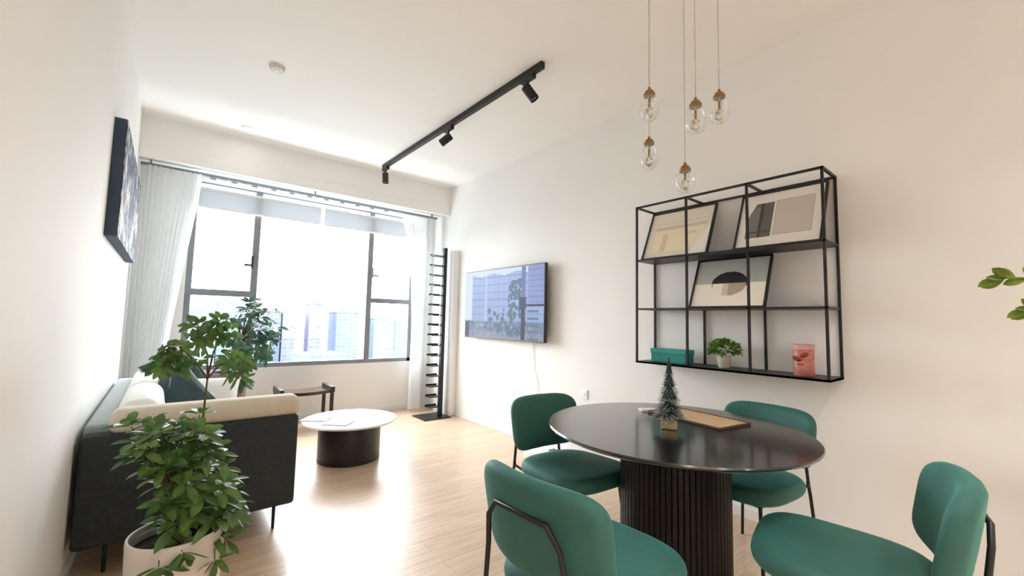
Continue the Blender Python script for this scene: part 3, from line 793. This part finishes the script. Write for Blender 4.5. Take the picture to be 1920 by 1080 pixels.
for s_ in (-1, 1):
    MB().tube([(s_*.172, -.304, .43), (s_*.18, -.31, .36), (s_*.205, -.34, 0)], .0085, 10).build('leg', BLACK, ch, True)
    MB().tube([(s_*.17, .18, .405), (s_*.20, .22, 0)], .0085, 10).build('leg', BLACK, ch, True)
G = 'green velvet dining chairs around the black table'
spots = ((1.149, .972, -87, 'green velvet chair seen from behind, nearest the camera left of table'),
         (1.795, 1.65, 176, 'green velvet chair on the far left side, its dark back near the television'),
         (2.435, 1.015, 84, 'green velvet chair behind the table, close beneath the wall shelf'),
         (1.885, .455, 13, 'green velvet chair at right foreground turned sideways, seat toward the table'))
for i, (x, y, a, lab) in enumerate(spots):
    o = ch if i == 0 else copy_tree(ch)
    o.location = (x, y, 0); o.rotation_euler = (0, 0, math.radians(a))
    tag(o, lab, 'chair', G)

# ------------------------------------------------------------------ leafy sprig from the right: plant on a sideboard
sb = T('sideboard', (2.80, -.62, 0), 'white sideboard against the right wall just outside the picture', 'sideboard')
MB().box(2.58, 3.01, -1.30, -.20, .08, .74, .006).build('body', TRIM, sb)
MB().box(2.57, 3.01, -1.31, -.19, .74, .765, .004).build('top', KRAFT, sb)
for xx in (2.62, 2.97):
    for yy in (-1.26, -.24): MB().tube([(xx, yy, .09), (xx, yy, 0)], .014, 10).build('leg', BLACK, sb, True)
for yy in (-1.29, -.745):
    d_ = MB().box(2.572, 2.582, yy, yy+.53, .09, .73, .003).build('door', TRIM, sb)
    MB().box(2.562, 2.573, yy+.25, yy+.262, .36, .46, .002).build('handle', BLACK, d_)
zx, zy = 2.76, -.42
zp = T('potted_plant', (zx, zy, .765), 'arching olive green leaf sprigs reaching in from the right edge', 'plant')
MB().lathe([(.07, 0), (.075, .004), (.095, .17), (.092, .18), (.085, .178), (.082, .15), (0, .15)], zx, zy, .765, 40).build('pot', POTW, zp, True)
MB().lathe([(0, .158), (.081, .153)], zx, zy, .765, 24).build('soil', SOIL, zp, True)
lf = MB(); stm = MB()
stems = [[(zx, zy, .92), (2.72, -.34, 1.18), (2.66, -.17, 1.38), (2.62, -.02, 1.450), (2.60, .065, 1.463)],
         [(zx, zy, .92), (2.75, -.35, 1.12), (2.70, -.22, 1.26), (2.67, -.08, 1.330), (2.65, -.005, 1.340)],
         [(zx, zy, .92), (2.74, -.50, 1.20), (2.68, -.60, 1.48), (2.60, -.70, 1.66)],
         [(zx, zy, .92), (2.78, -.42, 1.22), (2.80, -.40, 1.50), (2.80, -.36, 1.70)]]
random.seed(9)
for pts in stems:
    pts = [Vector(p) for p in pts]; fine = []
    n = len(pts)
    for i in range(n-1):
        p_1, p_2 = pts[i], pts[i+1]; p_0 = pts[i-1] if i else p_1*2-p_2; p_3 = pts[i+2] if i+2 < n else p_2*2-p_1
        for k in range(8):
            t = k/8
            fine.append(.5*((2*p_1)+(p_2-p_0)*t+(2*p_0-5*p_1+4*p_2-p_3)*t*t+(3*p_1-p_0-3*p_2+p_3)*t**3))
    fine.append(pts[-1]); stm.tube(fine, .006, 8, True, .002)
    acc = 0
    for i in range(6, len(fine)):
        acc += (fine[i]-fine[i-1]).length
        if acc > .062 or i == len(fine)-1:
            acc = 0; d = (fine[i]-fine[i-1]).normalized(); sd = d.cross(Vector((1, 0, .2))).normalized()
            for s_ in (1, -1): lf.leaf(fine[i]+d*(.02 if s_ > 0 else -.01), d*.9+sd*s_*.6, Vector((-1, 0, .3))+rv(.3), .072, .034, .03, 6)
    lf.leaf(fine[-1], d, Vector((-1, 0, .3)), .062, .022, .02, 6)
lf.build('leaves', LEAFZ, zp, True); stm.build('stem', LEAFZ, zp, True)

# ------------------------------------------------------------------ outside: city seen from a high floor, haze mixed into the facade colours
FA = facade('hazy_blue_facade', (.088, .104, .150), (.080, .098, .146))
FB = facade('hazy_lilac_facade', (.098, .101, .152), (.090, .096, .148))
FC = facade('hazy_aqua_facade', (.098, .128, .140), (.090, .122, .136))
GZ = -85
MB().box(-2500, 2500, 60, 4000, GZ-1, GZ).build('ground', mat('pale_city_ground', (.19, .21, .21), .95, var=.25, scale=.02), kind=S, origin=(0, 60, GZ))
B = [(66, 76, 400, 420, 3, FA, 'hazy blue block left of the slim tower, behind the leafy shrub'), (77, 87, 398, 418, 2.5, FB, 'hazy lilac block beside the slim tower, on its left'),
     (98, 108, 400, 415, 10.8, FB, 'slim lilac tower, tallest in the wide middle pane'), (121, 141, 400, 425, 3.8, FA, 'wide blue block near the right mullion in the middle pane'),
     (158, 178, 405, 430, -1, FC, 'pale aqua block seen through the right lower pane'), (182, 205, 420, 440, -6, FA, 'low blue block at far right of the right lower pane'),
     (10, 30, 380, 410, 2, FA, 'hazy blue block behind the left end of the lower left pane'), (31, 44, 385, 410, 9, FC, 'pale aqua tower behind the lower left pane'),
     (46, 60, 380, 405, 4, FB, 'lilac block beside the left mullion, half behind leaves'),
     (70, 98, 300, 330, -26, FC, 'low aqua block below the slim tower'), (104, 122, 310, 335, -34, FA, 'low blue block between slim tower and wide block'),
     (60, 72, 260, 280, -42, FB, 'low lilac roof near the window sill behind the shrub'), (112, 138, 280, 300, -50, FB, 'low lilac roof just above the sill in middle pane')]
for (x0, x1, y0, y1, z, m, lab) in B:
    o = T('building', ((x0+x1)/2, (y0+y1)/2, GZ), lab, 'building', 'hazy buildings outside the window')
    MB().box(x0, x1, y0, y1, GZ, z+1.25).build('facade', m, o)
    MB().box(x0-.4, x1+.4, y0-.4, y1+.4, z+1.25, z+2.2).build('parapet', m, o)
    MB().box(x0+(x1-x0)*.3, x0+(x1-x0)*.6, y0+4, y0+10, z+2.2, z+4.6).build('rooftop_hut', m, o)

# ------------------------------------------------------------------ lights
w = bpy.data.worlds.new('sky'); sc.world = w; w.use_nodes = True
nt = w.node_tree; nt.nodes.clear()
bg = nt.nodes.new('ShaderNodeBackground'); bg.inputs[0].default_value = (.90, .955, 1, 1); bg.inputs[1].default_value = 15.0
wo = nt.nodes.new('ShaderNodeOutputWorld'); nt.links.new(bg.outputs[0], wo.inputs[0])
def area(name, loc, rot, sx, sy, e, c=(1, 1, 1), portal=False, spread=PI):
    l = bpy.data.lights.new(name, 'AREA'); l.shape = 'RECTANGLE'; l.size = sx; l.size_y = sy; l.energy = e; l.color = c; l.spread = spread
    o = bpy.data.objects.new(name, l); col.objects.link(o); o.location = loc; o.rotation_euler = rot
    if portal: l.cycles.is_portal = True
    return o
area('window_portal', ((WX0+WX1)/2, 5.78, (WZ0+WZ1)/2), (-PI/2, 0, 0), WX1-WX0, WZ1-WZ0, 1, portal=True)
# unseen downlights added behind the camera to light the near half of the room
k = 0
for x in (.3, 1.1, 1.9):
    for y in (-.45, -1.3, -2.1):
        t = T('downlight', (x, y, 3.07), 'added unseen ceiling downlight lighting the near half of the room', 'downlight', 'added unseen downlights lighting the near half of the room')
        MB().lathe([(.075, .022), (.085, .02), (.085, .03)], x, y, 3.07, 32).build('trim_ring', TRIM, t, True)
        MB().lathe([(.07, .024), (.07, .028)], x, y, 3.07, 32).build('diffuser', LAMPON, t)
        l = area('downlight_lamp', (x, y, 3.065), (0, 0, 0), .14, .14, 4.9, (1, .95, .89), spread=math.radians(105)); l.data.shape = 'DISK'
        l.visible_camera = True
l = area('downlight_lamp', (.52, 4.86, 3.06), (0, 0, 0), .07, .07, .3, (1, .9, .78)); l.data.shape = 'DISK'

# ------------------------------------------------------------------ camera
yaw, pit, roll, fpx = .68137877, .07688864, .02224605, 798.96
fw_ = Vector((math.sin(yaw)*math.cos(pit), math.cos(yaw)*math.cos(pit), math.sin(pit)))
r0 = fw_.cross(Vector((0, 0, 1))).normalized(); u0 = r0.cross(fw_)
rr = r0*math.cos(roll)+u0*math.sin(roll); uu = -r0*math.sin(roll)+u0*math.cos(roll)
cam = bpy.data.cameras.new('camera'); co = bpy.data.objects.new('camera', cam); col.objects.link(co)
cam.sensor_width = 36; cam.lens = fpx/1920*36; cam.clip_start = .02; cam.clip_end = 6000
R = Matrix((rr, uu, -fw_)).transposed().to_4x4(); co.matrix_world = Matrix.Translation((0, 0, 1.25)) @ R
sc.camera = co

sc.view_settings.view_transform = 'Standard'; sc.view_settings.look = 'None'
sc.view_settings.exposure = 0.44; sc.view_settings.gamma = 1.0; sc.view_settings.use_curve_mapping = False
sc.cycles.max_bounces = 12; sc.cycles.diffuse_bounces = 8; sc.cycles.transparent_max_bounces = 16
sc.cycles.sample_clamp_indirect = 6; sc.cycles.caustics_reflective = False; sc.cycles.caustics_refractive = False
sc.cycles.use_denoising = True
